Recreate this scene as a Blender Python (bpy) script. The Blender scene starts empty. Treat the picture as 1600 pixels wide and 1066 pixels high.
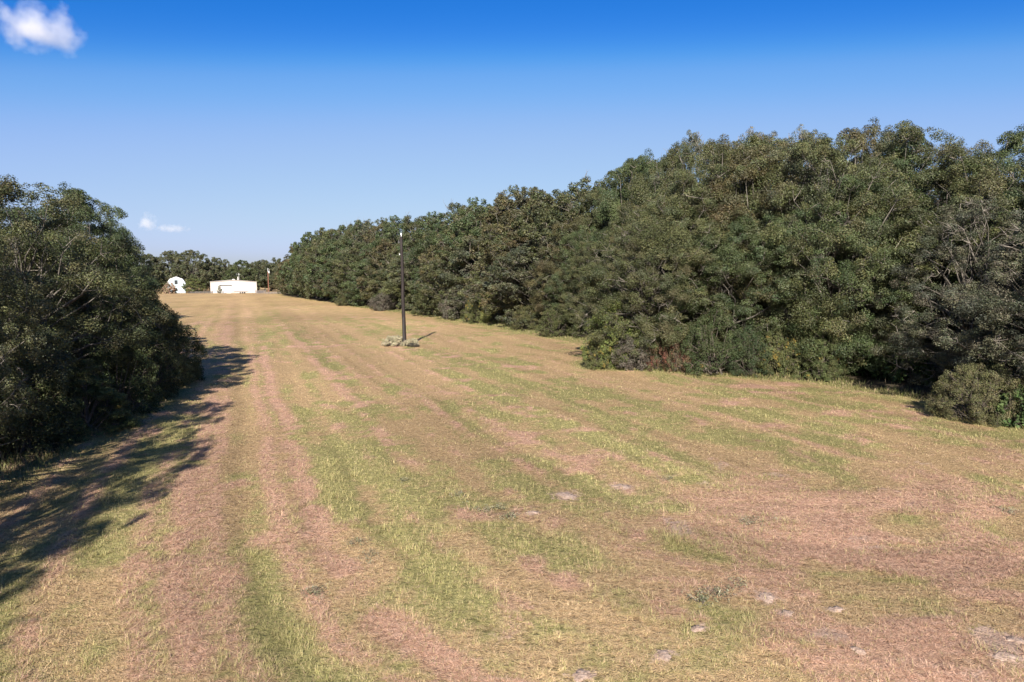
import bpy, math, random
import numpy as np
from mathutils import Vector, Matrix

# ------------------------------------------------------------------ camera, sky, sun, exposure
scene = bpy.context.scene
COL = scene.collection
CAM_H, FOC, YH = 5.5, 1067.0, 436.0          # eye height, focal length in px of the 1600 px photograph, horizon row
PITCH = math.atan((533.0 - YH) / FOC)
cam = bpy.data.cameras.new('camera'); cam.sensor_width = 36; cam.lens = 24.0
cam.clip_start = 0.1; cam.clip_end = 20000
camo = bpy.data.objects.new('camera', cam); COL.objects.link(camo)
camo.location = (0, 0, CAM_H); camo.rotation_euler = (math.pi / 2 - PITCH, 0, 0)
scene.camera = camo

SUN_EL = math.radians(31.0)
SHADOW_AZ = math.radians(4.0)                # shadows run away from the camera, 4 degrees to the right
world = bpy.data.worlds.new('World'); scene.world = world; world.use_nodes = True
wn, wl = world.node_tree.nodes, world.node_tree.links
bg = wn['Background']
sky = wn.new('ShaderNodeTexSky'); sky.sky_type = 'NISHITA'; sky.sun_disc = False
sky.sun_elevation = SUN_EL; sky.sun_rotation = math.pi + SHADOW_AZ
sky.air_density = 1.0; sky.dust_density = 1.0; sky.ozone_density = 6.0; sky.altitude = 50
pre = wn.new('ShaderNodeVectorMath'); pre.operation = 'SCALE'; pre.inputs['Scale'].default_value = 0.1
wl.new(sky.outputs[0], pre.inputs[0])
cur = wn.new('ShaderNodeRGBCurve')                            # film-like response of the clear sky: deep blue overhead, pale blue low down
for ci, pts in enumerate(([(0, 0.012), (0.116, 0.022), (0.157, 0.165), (0.238, 0.37), (1, 0.85)],
                          [(0, 0.03), (0.235, 0.205), (0.31, 0.415), (0.441, 0.565), (1, 0.92)],
                          [(0, 0.02), (0.3, 0.38), (0.47, 0.73), (0.583, 0.87), (0.718, 0.88), (1, 0.95)])):
    c = cur.mapping.curves[ci]
    while len(c.points) < len(pts): c.points.new(0.5, 0.5)
    for q, (a, b) in zip(c.points, pts): q.location = (a, b)
cur.mapping.extend = 'EXTRAPOLATED'; cur.mapping.update()
post = wn.new('ShaderNodeVectorMath'); post.operation = 'SCALE'; post.inputs['Scale'].default_value = 4.6
wl.new(pre.outputs[0], cur.inputs['Color']); wl.new(cur.outputs[0], post.inputs[0]); wl.new(post.outputs[0], bg.inputs['Color'])
bg.inputs['Strength'].default_value = 0.1

sl = bpy.data.lights.new('sun', 'SUN'); sl.energy = 5.0; sl.angle = math.radians(0.53); sl.color = (1.0, 0.93, 0.82)
so = bpy.data.objects.new('sun', sl); COL.objects.link(so)
dirv = Vector((math.sin(SHADOW_AZ) * math.cos(SUN_EL), math.cos(SHADOW_AZ) * math.cos(SUN_EL), -math.sin(SUN_EL)))
so.rotation_euler = dirv.to_track_quat('-Z', 'Y').to_euler(); so.location = (0, -20, 60)

vs = scene.view_settings
vs.view_transform = 'Standard'; vs.look = 'None'; vs.gamma = 1.0; vs.exposure = 1.15
try: vs.use_curve_mapping = False
except Exception: pass
cy = scene.cycles
cy.max_bounces = 12; cy.diffuse_bounces = 3; cy.glossy_bounces = 2; cy.transmission_bounces = 3
cy.volume_bounces = 10; cy.transparent_max_bounces = 8
cy.use_denoising = True; cy.caustics_reflective = False; cy.caustics_refractive = False
cy.sample_clamp_indirect = 4.0

# ------------------------------------------------------------------ helpers
def G(px, py):
    """ground point seen at a pixel of the 1600 px photograph"""
    u, v = (px - 800) / FOC, (533 - py) / FOC
    c, s = math.cos(PITCH), math.sin(PITCH)
    dx, dy, dz = u, c + v * s, -s + v * c
    t = CAM_H / -dz
    return dx * t, dy * t

def tag(o, label=None, cat=None, group=None, kind=None):
    if label: o['label'] = label
    if cat: o['category'] = cat
    if group: o['group'] = group
    if kind: o['kind'] = kind
    return o

def empty(name, loc, rz=0.0):
    o = bpy.data.objects.new(name, None); COL.objects.link(o)
    o.location = loc; o.rotation_euler = (0, 0, rz); o.empty_display_size = 0.3
    return o

def np_mesh(name, verts, faces, mat=None, smooth=False, fcol=None, fattr='tint'):
    """verts (n,3); faces (m,k) with one k, or a list of such arrays"""
    me = bpy.data.meshes.new(name)
    fl = [f for f in (faces if isinstance(faces, list) else [faces]) if len(f)]
    verts = np.asarray(verts, np.float32)
    me.vertices.add(len(verts)); me.vertices.foreach_set('co', verts.ravel())
    loops = np.concatenate([np.asarray(f, np.int32).ravel() for f in fl])
    tot = np.concatenate([np.full(len(f), f.shape[1], np.int32) for f in fl])
    start = np.concatenate([[0], np.cumsum(tot)[:-1]]).astype(np.int32)
    me.loops.add(len(loops)); me.loops.foreach_set('vertex_index', loops)
    me.polygons.add(len(tot)); me.polygons.foreach_set('loop_start', start)
    try: me.polygons.foreach_set('loop_total', tot)
    except Exception: pass
    me.polygons.foreach_set('use_smooth', np.full(len(tot), bool(smooth)))
    if fcol is not None:
        a = me.attributes.new(fattr, 'FLOAT_COLOR', 'FACE')
        a.data.foreach_set('color', np.asarray(fcol, np.float32).ravel())
    me.update(calc_edges=True)
    if mat: me.materials.append(mat)
    return me

def mobj(name, me, parent=None, loc=(0, 0, 0)):
    o = bpy.data.objects.new(name, me); COL.objects.link(o)
    o.location = loc; o.parent = parent
    return o

class MB:
    """collects boxes, prisms and tubes into one mesh"""
    def __init__(s): s.v = []; s.f = {}; s.n = 0
    def add(s, v, f):
        v = np.asarray(v, float).reshape(-1, 3)
        for poly in f: s.f.setdefault(len(poly), []).append([i + s.n for i in poly])
        s.v.append(v); s.n += len(v)
    def box(s, x0, x1, y0, y1, z0, z1):
        v = [(x, y, z) for z in (z0, z1) for y in (y0, y1) for x in (x0, x1)]
        s.add(v, [(0, 2, 3, 1), (4, 5, 7, 6), (0, 1, 5, 4), (2, 6, 7, 3), (0, 4, 6, 2), (1, 3, 7, 5)])
    def prism(s, prof, y0, y1):
        """profile in x,z (counter clockwise seen from -y), swept along y"""
        k = len(prof)
        v = [(x, y0, z) for x, z in prof] + [(x, y1, z) for x, z in prof]
        f = [tuple(range(k)), tuple(range(2 * k - 1, k - 1, -1))]
        f += [((i + 1) % k, i, i + k, (i + 1) % k + k) for i in range(k)]
        s.add(v, f)
    def tube(s, pts, rad, sides=6):
        v, f = tube(pts, rad, sides)
        s.add(v, [tuple(q) for q in f]); 
        s.f.setdefault(sides, []).append([s.n - sides + i for i in range(sides)])
    def mesh(s, name, mat, smooth=False):
        return np_mesh(name, np.concatenate(s.v), [np.array(x, np.int32) for x in s.f.values()], mat, smooth)

def tube(pts, rad, sides=5):
    P = np.asarray(pts, float); R = np.asarray(rad, float)
    T = np.gradient(P, axis=0); T /= np.linalg.norm(T, axis=1)[:, None] + 1e-9
    ref = np.array([0.31, 0.17, 0.93]) if abs(T[0] @ np.array([0.31, 0.17, 0.93])) < 0.9 else np.array([1.0, 0.1, 0])
    A = np.cross(T, ref); A /= np.linalg.norm(A, axis=1)[:, None] + 1e-9
    B = np.cross(T, A)
    th = np.arange(sides) * 2 * math.pi / sides
    V = P[:, None] + R[:, None, None] * (np.cos(th)[None, :, None] * A[:, None] + np.sin(th)[None, :, None] * B[:, None])
    n = len(P); F = []
    for i in range(n - 1):
        a = i * sides + np.arange(sides); b = i * sides + (np.arange(sides) + 1) % sides
        F.append(np.stack([a, b, b + sides, a + sides], 1))
    return V.reshape(-1, 3), np.concatenate(F)

# value noise -------------------------------------------------------------
def _h(ix, iy, seed):
    n = (ix.astype(np.int64) * 374761393 + iy.astype(np.int64) * 668265263 + seed * 1442695041) & 0x7fffffff
    n = ((n ^ (n >> 13)) * 1274126177) & 0x7fffffff
    return ((n ^ (n >> 16)) & 0xffff) / 65535.0
def vnoise(x, y, seed=0):
    x0, y0 = np.floor(x), np.floor(y); fx, fy = x - x0, y - y0
    fx = fx * fx * (3 - 2 * fx); fy = fy * fy * (3 - 2 * fy)
    a, b = _h(x0, y0, seed), _h(x0 + 1, y0, seed); c, d = _h(x0, y0 + 1, seed), _h(x0 + 1, y0 + 1, seed)
    return (a * (1 - fx) + b * fx) * (1 - fy) + (c * (1 - fx) + d * fx) * fy
def fbm(x, y, seed=0, oct=4):
    s, a, t = 0, 0.5, 0
    for k in range(oct):
        s = s + a * vnoise(x * 2 ** k + 17.3 * k, y * 2 ** k - 9.1 * k, seed + k); t += a; a *= 0.55
    return s / t
def sstep(a, b, x): t = np.clip((x - a) / (b - a), 0, 1); return t * t * (3 - 2 * t)

# materials ---------------------------------------------------------------
def newmat(name):
    m = bpy.data.materials.new(name); m.use_nodes = True
    nt = m.node_tree
    return m, nt.nodes, nt.links, nt.nodes['Principled BSDF'], nt.nodes['Material Output']

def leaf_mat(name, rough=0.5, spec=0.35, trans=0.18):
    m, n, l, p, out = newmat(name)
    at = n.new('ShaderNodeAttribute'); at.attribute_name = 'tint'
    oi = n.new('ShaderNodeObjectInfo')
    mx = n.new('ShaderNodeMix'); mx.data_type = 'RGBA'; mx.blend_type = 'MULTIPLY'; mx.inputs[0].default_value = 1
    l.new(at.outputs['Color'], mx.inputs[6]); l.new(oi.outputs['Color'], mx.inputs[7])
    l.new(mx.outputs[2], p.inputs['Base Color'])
    p.inputs['Roughness'].default_value = rough; p.inputs['Specular IOR Level'].default_value = spec
    tr = n.new('ShaderNodeBsdfTranslucent'); l.new(mx.outputs[2], tr.inputs['Color'])
    ms = n.new('ShaderNodeMixShader'); ms.inputs[0].default_value = trans
    l.new(p.outputs[0], ms.inputs[1]); l.new(tr.outputs[0], ms.inputs[2]); l.new(ms.outputs[0], out.inputs['Surface'])
    return m

def noise_mat(name, c1, c2, scale=4.0, rough=0.8, bump=0.0, stretch=(1, 1, 1), spec=0.3, metallic=0.0):
    m, n, l, p, out = newmat(name)
    tc = n.new('ShaderNodeTexCoord'); mp = n.new('ShaderNodeMapping'); mp.inputs['Scale'].default_value = stretch
    nz = n.new('ShaderNodeTexNoise'); nz.inputs['Scale'].default_value = scale; nz.inputs['Detail'].default_value = 5
    l.new(tc.outputs['Object'], mp.inputs[0]); l.new(mp.outputs[0], nz.inputs['Vector'])
    cr = n.new('ShaderNodeValToRGB'); cr.color_ramp.elements[0].color = (*c1, 1); cr.color_ramp.elements[1].color = (*c2, 1)
    cr.color_ramp.elements[0].position = 0.3; cr.color_ramp.elements[1].position = 0.7
    l.new(nz.outputs[0], cr.inputs[0]); l.new(cr.outputs[0], p.inputs['Base Color'])
    p.inputs['Roughness'].default_value = rough; p.inputs['Specular IOR Level'].default_value = spec
    p.inputs['Metallic'].default_value = metallic
    if bump:
        b = n.new('ShaderNodeBump'); b.inputs['Strength'].default_value = bump; b.inputs['Distance'].default_value = 0.05
        l.new(nz.outputs[0], b.inputs['Height']); l.new(b.outputs[0], p.inputs['Normal'])
    return m

M_LEAF = leaf_mat('oak_leaf')
M_SHRUB = leaf_mat('shrub_leaf', 0.6, 0.2, 0.25)
M_BARK = noise_mat('grey_bark', (0.06, 0.052, 0.043), (0.17, 0.15, 0.13), 6, 0.9, 0.6, (1, 1, 0.25))
M_TWIG = noise_mat('pale_twig_bark', (0.10, 0.088, 0.073), (0.24, 0.21, 0.18), 9, 0.9)
M_STEM = noise_mat('shrub_stem_bark', (0.06, 0.05, 0.04), (0.14, 0.115, 0.095), 9, 0.9)
M_POLE = noise_mat('creosoted_pole_wood', (0.012, 0.009, 0.009), (0.032, 0.024, 0.023), 3, 0.75, 0.3, (6, 6, 0.3))
M_BROWNPOLE = noise_mat('red_brown_pole_wood', (0.14, 0.06, 0.04), (0.24, 0.11, 0.075), 3, 0.8, 0.3, (6, 6, 0.3))
M_WHITE = noise_mat('white_painted_metal', (0.43, 0.395, 0.375), (0.48, 0.445, 0.42), 0.7, 0.5)
M_DOORWHITE = noise_mat('bright_white_door', (0.80, 0.80, 0.80), (0.84, 0.84, 0.83), 1.2, 0.5)
M_BARN = noise_mat('pale_blue_board', (0.36, 0.43, 0.47), (0.41, 0.48, 0.52), 1.5, 0.6, 0.2, (8, 8, 0.4))
M_TRIM_SHADE = noise_mat('weathered_trim_and_door_shade', (0.05, 0.047, 0.047), (0.09, 0.085, 0.085), 3, 0.7)  # dark enough to paint the shadow line over the door too
M_ROOFGREY = noise_mat('grey_roof_metal', (0.36, 0.35, 0.34), (0.44, 0.43, 0.42), 2, 0.4)
M_FENCE = noise_mat('weathered_fence_board', (0.10, 0.085, 0.08), (0.17, 0.15, 0.145), 5, 0.85, 0.2, (3, 3, 1))
M_STEEL = noise_mat('galvanised_steel', (0.45, 0.45, 0.45), (0.55, 0.55, 0.55), 8, 0.45)
M_PORCELAIN = noise_mat('white_insulator', (0.75, 0.75, 0.76), (0.82, 0.82, 0.82), 8, 0.25)
M_DARKSTEEL = noise_mat('dark_steel', (0.03, 0.03, 0.035), (0.06, 0.06, 0.06), 8, 0.5)
M_GLASS = noise_mat('dark_window_glass', (0.02, 0.025, 0.03), (0.04, 0.045, 0.05), 2, 0.1, spec=0.5)
M_SAND = noise_mat('pale_sandy_soil', (0.24, 0.165, 0.125), (0.38, 0.285, 0.235), 18, 0.95, 0.8)
M_RUBBER = noise_mat('black_tyre', (0.015, 0.015, 0.015), (0.03, 0.03, 0.03), 8, 0.8)

# ------------------------------------------------------------------ the field
ER = np.array([(-60, 24), (0, 23), (15, 21.5), (24, 19.3), (30, 18.5), (36, 16.8), (39, 11), (41.5, 5.2), (45, 5.2), (49, 8.6), (55, 8.8), (61, 5.6), (66, 3.2),
               (74, 0), (92, -8), (109, -16), (140, -33), (185, -55), (226, -76), (262, -88), (300, -95)], float)
EL = np.array([(-60, -9), (-20, -9.5), (0, -10.5), (8, -12), (14, -13.5), (22, -14.0), (29, -15.6), (38, -18.5), (44, -22.5), (50, -26), (66, -32),
               (90, -45), (110, -55), (140, -75), (200, -110), (250, -138), (300, -160)], float)
edge_r = lambda y: np.interp(y, ER[:, 0], ER[:, 1])
edge_l = lambda y: np.interp(y, EL[:, 0], EL[:, 1])
MOUNDS = [(972, 761, 0.34, 'pale soil mound farthest up the field, near the picture centre'), (884, 776, 0.42, 'flat pale soil patch left of the farthest mound'),
          (1196, 936, 0.26, 'pale soil mound with another mound just below right of it'), (1229, 963, 0.18, 'small bright soil mound right below a larger pale one'),
          (1307, 955, 0.18, 'small pink-white soil mound, right one of a loose row of three'), (1572, 1032, 0.27, 'large whitish soil mound in the lower right corner'),
          (1590, 1005, 0.2, 'pale soil mound at the right picture edge above the corner mound'), (1340, 1022, 0.15, 'small faint soil mound left of the corner mound'),
          (1038, 1028, 0.2, 'faint soil mound near the bottom, right of the centre'), (908, 1058, 0.2, 'pink-white soil mound at the bottom picture edge'),
          (1090, 988, 0.16, 'faint small mound above the bottom centre mounds'), (832, 805, 0.2, 'small pale mound left of the flat soil patch')]
MOUND_AT = [(*G(px, py), r) for px, py, r, _ in MOUNDS]
P0 = np.array([7.5, 19.0]); DAX = np.array([-0.372, 0.928])

def field_masks(x, y):
    """green fraction, clippings, bare sand, leaf litter and relief of the mown field at x, y"""
    vx, vy = x - P0[0], y - P0[1]
    al = vx * DAX[0] + vy * DAX[1]
    perp = vx * DAX[1] - vy * DAX[0]
    u = np.where(al > 0, np.abs(perp), np.hypot(vx, vy))          # the mower went round in loops
    w = np.where(al > 0, al, np.arctan2(perp, -al + 1e-6) * 10)
    side = np.where(perp > 0, 7.7, 0.0)
    reg = (0.35 + 0.65 * sstep(6, -4, perp)) * (0.5 + 0.5 * sstep(-9, 3, al)) # rows are plainest on the left, vague on the right and in the turn
    uw = u + (3.2 - 2.3 * reg) * (fbm(x * 0.11, y * 0.11, 5, 3) - 0.5) + 0.3 * (fbm(x * 0.8, y * 0.8, 6, 3) - 0.5)
    ph = uw / 1.4
    row = np.floor(ph); fr = ph - row
    rowr = _h(row + 50, row * 0 + side, 11)
    ridge = np.exp(-((fr - 0.5) / (0.12 + 0.10 * rowr)) ** 2)
    long1 = fbm(w * 0.035 + side, uw * 0.55, 21, 3)                 # long streaks that follow the mower
    long2 = fbm(w * 0.10 + side, uw * 1.7, 22, 3)
    fine = fbm(x * 1.1, y * 1.1, 33, 4)
    thatch = (0.35 + 0.45 * reg) * ridge * sstep(0.46, 0.68, 0.35 * long1 + 0.25 * rowr + 0.5 * fine)
    patch = fbm(x * 0.4, y * 0.4, 31, 4)
    thatch = np.maximum(thatch, sstep(0.56, 0.70, 0.5 * patch + 0.25 * fine + 0.25 * long2) * 0.85)
    for (uc, wd, st) in ((9.4, 0.32, 0.8), (12.5, 0.38, 0.95), (15.3, 0.38, 0.95)):      # the strongest windrows on the left
        thatch = np.maximum(thatch, st * np.exp(-((uw - uc) / wd) ** 2) * sstep(0.40, 0.62, 0.35 * long1 + 0.65 * fine + 0.05) * (perp < 4))
    iso = fbm(x * 0.7 + 3, y * 0.6 + 8, 41, 5); stre = 0.55 * long2 + 0.45 * fbm(w * 0.05 + 9, uw * 0.7, 51, 3)
    g = (0.60 - 0.28 * reg) * iso + (0.40 + 0.28 * reg) * stre
    dry_right = sstep(-2, 8, x) * sstep(25, 13, y)
    far = sstep(45, 150, y)
    g = sstep(0.41, 0.62, g - 0.07 * dry_right + 0.05 * sstep(0, -8, x) * sstep(40, 15, y) - 0.05 * far)
    green = g * (1 - 0.85 * thatch)
    thatch = np.maximum(thatch, dry_right * 0.85 * sstep(0.36, 0.52, fbm(x * 0.6, y * 0.6, 61, 4)))
    dark = np.exp(-((fr - 0.12) / 0.07) ** 2) * sstep(0.45, 0.6, 0.5 * long1 + 0.5 * fine) * (0.3 + 0.7 * reg)   # wheel tracks between the swaths
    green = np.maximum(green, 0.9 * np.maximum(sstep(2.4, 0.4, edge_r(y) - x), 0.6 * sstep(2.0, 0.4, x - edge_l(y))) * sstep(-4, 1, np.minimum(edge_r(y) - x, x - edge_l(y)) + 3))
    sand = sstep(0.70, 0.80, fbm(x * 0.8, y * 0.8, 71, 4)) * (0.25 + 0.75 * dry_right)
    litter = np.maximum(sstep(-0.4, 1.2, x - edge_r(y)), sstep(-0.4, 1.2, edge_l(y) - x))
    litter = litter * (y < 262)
    z = -0.03 * dark + 0.06 * thatch * (0.3 + 1.3 * vnoise(x * 1.9, y * 1.9, 81)) + 0.10 * (fbm(x * 0.25, y * 0.25, 91, 3) - 0.5) \
        + 0.05 * (fbm(x * 1.3, y * 1.3, 95, 3) - 0.5) + 0.03 * green
    for mx, my, mr in MOUND_AT:
        sand = np.maximum(sand, 0.95 * np.exp(-((x - mx) ** 2 + (y - my) ** 2) / (1.1 * mr) ** 2))
    streak = fbm(w * 0.05 + side, uw * 1.8, 97, 3) * 0.65 + 0.35 * _h(row + 9, row * 0 + side, 13) - 0.55 * dark
    tone = 0.4 * fbm(x * 0.09, y * 0.06, 99, 3) + 0.6 * streak
    return green, thatch, sand, litter, z, tone, far

def axis_pts(lo, hi, fine, grow, limlo, limhi):
    a = list(np.arange(lo, hi, fine)); s = fine
    while a[-1] < limhi: s *= grow; a.append(a[-1] + s)
    s = fine; b = []
    c = lo
    while c > limlo: s *= grow; c -= s; b.append(c)
    return np.array(b[::-1] + a)

gx = axis_pts(-60, 20, 0.28, 1.07, -4000, 4000)
gy = axis_pts(6.5, 46, 0.25, 1.03, -400, 5000)
X, Y = np.meshgrid(gx, gy)
gr, th, sa, li, zz, tone, far = field_masks(X, Y)
zz = zz * np.clip(1.3 - Y / 250, 0.2, 1)
ny_, nx_ = X.shape
idx = np.arange(nx_ * ny_).reshape(ny_, nx_)
quads = np.stack([idx[:-1, :-1], idx[:-1, 1:], idx[1:, 1:], idx[1:, :-1]], -1).reshape(-1, 4)

def field_material():
    m, n, l, p, out = newmat('mown_field')
    at = n.new('ShaderNodeAttribute'); at.attribute_name = 'mix'
    at2 = n.new('ShaderNodeAttribute'); at2.attribute_name = 'tone'
    sep = n.new('ShaderNodeSeparateColor'); l.new(at.outputs['Color'], sep.inputs[0])
    sep2 = n.new('ShaderNodeSeparateColor'); l.new(at2.outputs['Color'], sep2.inputs[0])
    geo = n.new('ShaderNodeNewGeometry')
    def nz(scale, detail=6, rough=0.65, vec=None):
        t = n.new('ShaderNodeTexNoise'); t.inputs['Scale'].default_value = scale; t.inputs['Detail'].default_value = detail
        t.inputs['Roughness'].default_value = rough; l.new(vec or geo.outputs['Position'], t.inputs['Vector']); return t
    mp = n.new('ShaderNodeMapping'); mp.inputs['Rotation'].default_value = (0, 0, math.radians(-22)); mp.inputs['Scale'].default_value = (1, 0.35, 1)
    l.new(geo.outputs['Position'], mp.inputs[0])
    n1 = nz(2.6); n2 = nz(11.0); n3 = nz(1.1, 4, 0.6, mp.outputs[0]); n4 = nz(34, 3)
    def math_(op, a, b=None, c=None):
        t = n.new('ShaderNodeMath'); t.operation = op
        for i, v in enumerate((a, b, c)):
            if v is None: continue
            if isinstance(v, (int, float)): t.inputs[i].default_value = v
            else: l.new(v, t.inputs[i])
        return t.outputs[0]
    def soft(mask, noise, width=0.3):
        # noisy threshold: broken edges of a patch
        a = math_('ADD', mask, math_('MULTIPLY', math_('SUBTRACT', noise, 0.5), 1.5))
        mr = n.new('ShaderNodeMapRange'); mr.interpolation_type = 'SMOOTHSTEP'
        mr.inputs['From Min'].default_value = 0.5 - width; mr.inputs['From Max'].default_value = 0.5 + width
        l.new(a, mr.inputs['Value']); return mr.outputs[0]
    def ramp(fac, cols):
        r = n.new('ShaderNodeValToRGB'); e = r.color_ramp.elements
        e[0].position, e[0].color = cols[0][0], (*cols[0][1], 1); e[1].position, e[1].color = cols[-1][0], (*cols[-1][1], 1)
        for ps, c in cols[1:-1]:
            k = e.new(ps); k.color = (*c, 1)
        l.new(fac, r.inputs[0]); return r.outputs[0]
    def mix(fac, a, b):
        t = n.new('ShaderNodeMix'); t.data_type = 'RGBA'
        if isinstance(fac, float): t.inputs[0].default_value = fac
        else: l.new(fac, t.inputs[0])
        l.new(a, t.inputs[6]); l.new(b, t.inputs[7]); return t.outputs[2]
    fine = math_('ADD', math_('MULTIPLY', n2.outputs[0], 0.6), math_('MULTIPLY', n4.outputs[0], 0.4))  # dark ends of straw, green and thatch below paint tiny shadows between blades
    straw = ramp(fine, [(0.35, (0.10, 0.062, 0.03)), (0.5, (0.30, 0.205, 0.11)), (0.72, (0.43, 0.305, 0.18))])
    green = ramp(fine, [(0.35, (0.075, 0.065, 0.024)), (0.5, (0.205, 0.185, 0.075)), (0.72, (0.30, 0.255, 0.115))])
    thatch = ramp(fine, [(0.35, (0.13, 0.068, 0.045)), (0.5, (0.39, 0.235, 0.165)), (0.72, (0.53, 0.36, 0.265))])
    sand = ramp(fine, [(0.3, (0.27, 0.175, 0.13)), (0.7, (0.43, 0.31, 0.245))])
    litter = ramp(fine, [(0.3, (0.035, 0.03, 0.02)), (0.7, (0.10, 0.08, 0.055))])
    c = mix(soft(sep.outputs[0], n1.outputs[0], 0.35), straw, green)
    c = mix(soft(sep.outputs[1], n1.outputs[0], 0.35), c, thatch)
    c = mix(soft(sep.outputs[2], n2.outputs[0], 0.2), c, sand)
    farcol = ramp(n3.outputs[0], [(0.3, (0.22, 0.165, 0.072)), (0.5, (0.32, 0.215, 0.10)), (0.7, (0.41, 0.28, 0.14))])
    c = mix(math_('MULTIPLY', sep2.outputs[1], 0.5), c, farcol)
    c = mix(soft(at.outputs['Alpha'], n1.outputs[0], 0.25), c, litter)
    hv = n.new('ShaderNodeHueSaturation'); l.new(c, hv.inputs['Color'])
    mr = n.new('ShaderNodeMapRange'); mr.inputs['From Min'].default_value = 0.25; mr.inputs['From Max'].default_value = 0.75
    mr.inputs['To Min'].default_value = 1.0; mr.inputs['To Max'].default_value = 1.54
    l.new(sep2.outputs[0], mr.inputs['Value']); l.new(mr.outputs[0], hv.inputs['Value'])
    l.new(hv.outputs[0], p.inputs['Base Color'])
    p.inputs['Roughness'].default_value = 0.95; p.inputs['Specular IOR Level'].default_value = 0.1
    b = n.new('ShaderNodeBump'); b.inputs['Strength'].default_value = 1.0; b.inputs['Distance'].default_value = 0.11
    h = math_('ADD', math_('MULTIPLY', n1.outputs[0], 1.3), math_('MULTIPLY', fine, 1.2))
    l.new(h, b.inputs['Height']); l.new(b.outputs[0], p.inputs['Normal'])
    return m

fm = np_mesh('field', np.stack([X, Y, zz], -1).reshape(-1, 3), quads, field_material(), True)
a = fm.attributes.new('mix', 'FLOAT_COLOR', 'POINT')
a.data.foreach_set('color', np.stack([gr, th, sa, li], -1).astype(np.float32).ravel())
a = fm.attributes.new('tone', 'FLOAT_COLOR', 'POINT')
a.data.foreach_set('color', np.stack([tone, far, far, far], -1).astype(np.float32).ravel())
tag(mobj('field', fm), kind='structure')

def ground_z(x, y):
    x, y = np.atleast_1d(np.asarray(x, float)), np.atleast_1d(np.asarray(y, float))
    return field_masks(x, y)[4] * np.clip(1.3 - y / 250, 0.2, 1)
gz = lambda x, y: float(ground_z(x, y)[0])

# ------------------------------------------------------------------ grass blades (uncountable: one object)
def grass():
    rng = np.random.default_rng(3)
    bands = [(7.5, 11, 3000, 1.0), (11, 15, 1900, 1.2), (15, 20, 1000, 1.5), (20, 28, 420, 2.0), (28, 40, 170, 2.7), (40, 58, 60, 3.6), (58, 88, 18, 5.0)]
    V, C = [], []
    for d0, d1, dens, wid in bands:
        hw1 = 0.82 * d1 + 3
        n = int(dens * (d1 - d0) * 2 * hw1)
        x = rng.uniform(-hw1, hw1, n); y = rng.uniform(d0, d1, n)
        k = (np.abs(x) < 0.80 * y + 2.5) & (x < edge_r(y) + 1.5) & (x > edge_l(y) - 1.5)
        x, y = x[k], y[k]
        # tufts: pull blades towards tuft centres
        cx, cyy = np.floor(x / 0.2), np.floor(y / 0.2)
        tx = (cx + _h(cx, cyy, 7)) * 0.2; ty = (cyy + _h(cx, cyy, 8)) * 0.2
        pull = 0.35 * (_h(cx, cyy, 9) > 0.35)
        x = x + (tx - x) * pull; y = y + (ty - y) * pull
        g, t, s, li, z, tn, fr = field_masks(x, y)
        keep = rng.random(len(x)) < (0.55 + 0.45 * g + 0.15 * t) * (1 - 0.8 * np.clip(s, 0, 1))
        x, y, g, t, z, tn, li = x[keep], y[keep], g[keep], t[keep], z[keep], tn[keep], li[keep]
        n = len(x)
        isg = rng.random(n) < (0.16 + 0.72 * g) * (1 - 0.6 * t)
        lush = sstep(0.5, 0.75, fbm(x * 0.6, y * 0.6, 123, 3)) * g
        L = (1 + 0.5 * (t > 0.4)) * np.where(isg, rng.uniform(0.05, 0.12, n) * (0.8 + 0.6 * lush), rng.uniform(0.05, 0.13, n)) * (1 + 0.12 * (wid - 1))
        W = np.where(isg, rng.uniform(0.005, 0.008, n), rng.uniform(0.004, 0.007, n)) * wid
        tuft = _h(np.floor(x / 0.35) + 3, np.floor(y / 0.35), 19)
        L = L * (0.6 + 0.7 * (tuft > 0.88) * g + 0.4 * tuft)
        az = rng.uniform(0, 2 * math.pi, n)
        el = np.where(isg, rng.normal(0.8, 0.28, n), np.abs(rng.normal(0.28, 0.32, n)))
        el = np.where(t > 0.5, el * 0.75, el); el = np.clip(el, 0.03, 1.5)
        d1v = np.stack([np.cos(az) * np.cos(el), np.sin(az) * np.cos(el), np.sin(el)], 1)
        side = np.stack([-np.sin(az), np.cos(az), np.zeros(n)], 1) * (W / 2)[:, None]
        r = np.stack([x, y, z + np.where(el < 0.3, rng.uniform(0.0, 0.03, n), -0.01)], 1)
        V.append(np.stack([r - side, r + side, r + d1v * L[:, None]], 1))
        f = rng.random(n)[:, None]; b = (0.62 + 0.7 * rng.random(n))[:, None]
        gc = np.array([0.20, 0.20, 0.07]) * (1 - f) + np.array([0.43, 0.365, 0.18]) * f
        gc = gc * (1 - 0.15 * lush[:, None])
        sc = np.array([0.56, 0.42, 0.26]) * (1 - f) + np.array([0.36, 0.24, 0.135]) * f
        tc = np.array([0.60, 0.41, 0.30]) * (1 - f) + np.array([0.28, 0.16, 0.105]) * f
        dc = np.where((t > 0.4)[:, None], tc, sc)
        C.append(np.where(isg[:, None], gc, dc) * b * (1.0 + 0.56 * np.clip((tn[:, None] - 0.25) * 2, 0, 1)))
    V = np.concatenate(V); C = np.concatenate(C); n = len(V)
    F = np.arange(n * 3).reshape(-1, 3)
    m = leaf_mat('grass_blade', 0.65, 0.2, 0.25)
    me = np_mesh('grass', V.reshape(-1, 3), F, m, False, np.concatenate([C, np.ones((n, 1))], 1))
    o = mobj('grass', me); tag(o, 'short mown grass and dry clippings covering the near field', 'grass', kind='stuff')
    print('grass blades', n)
grass()

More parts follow.
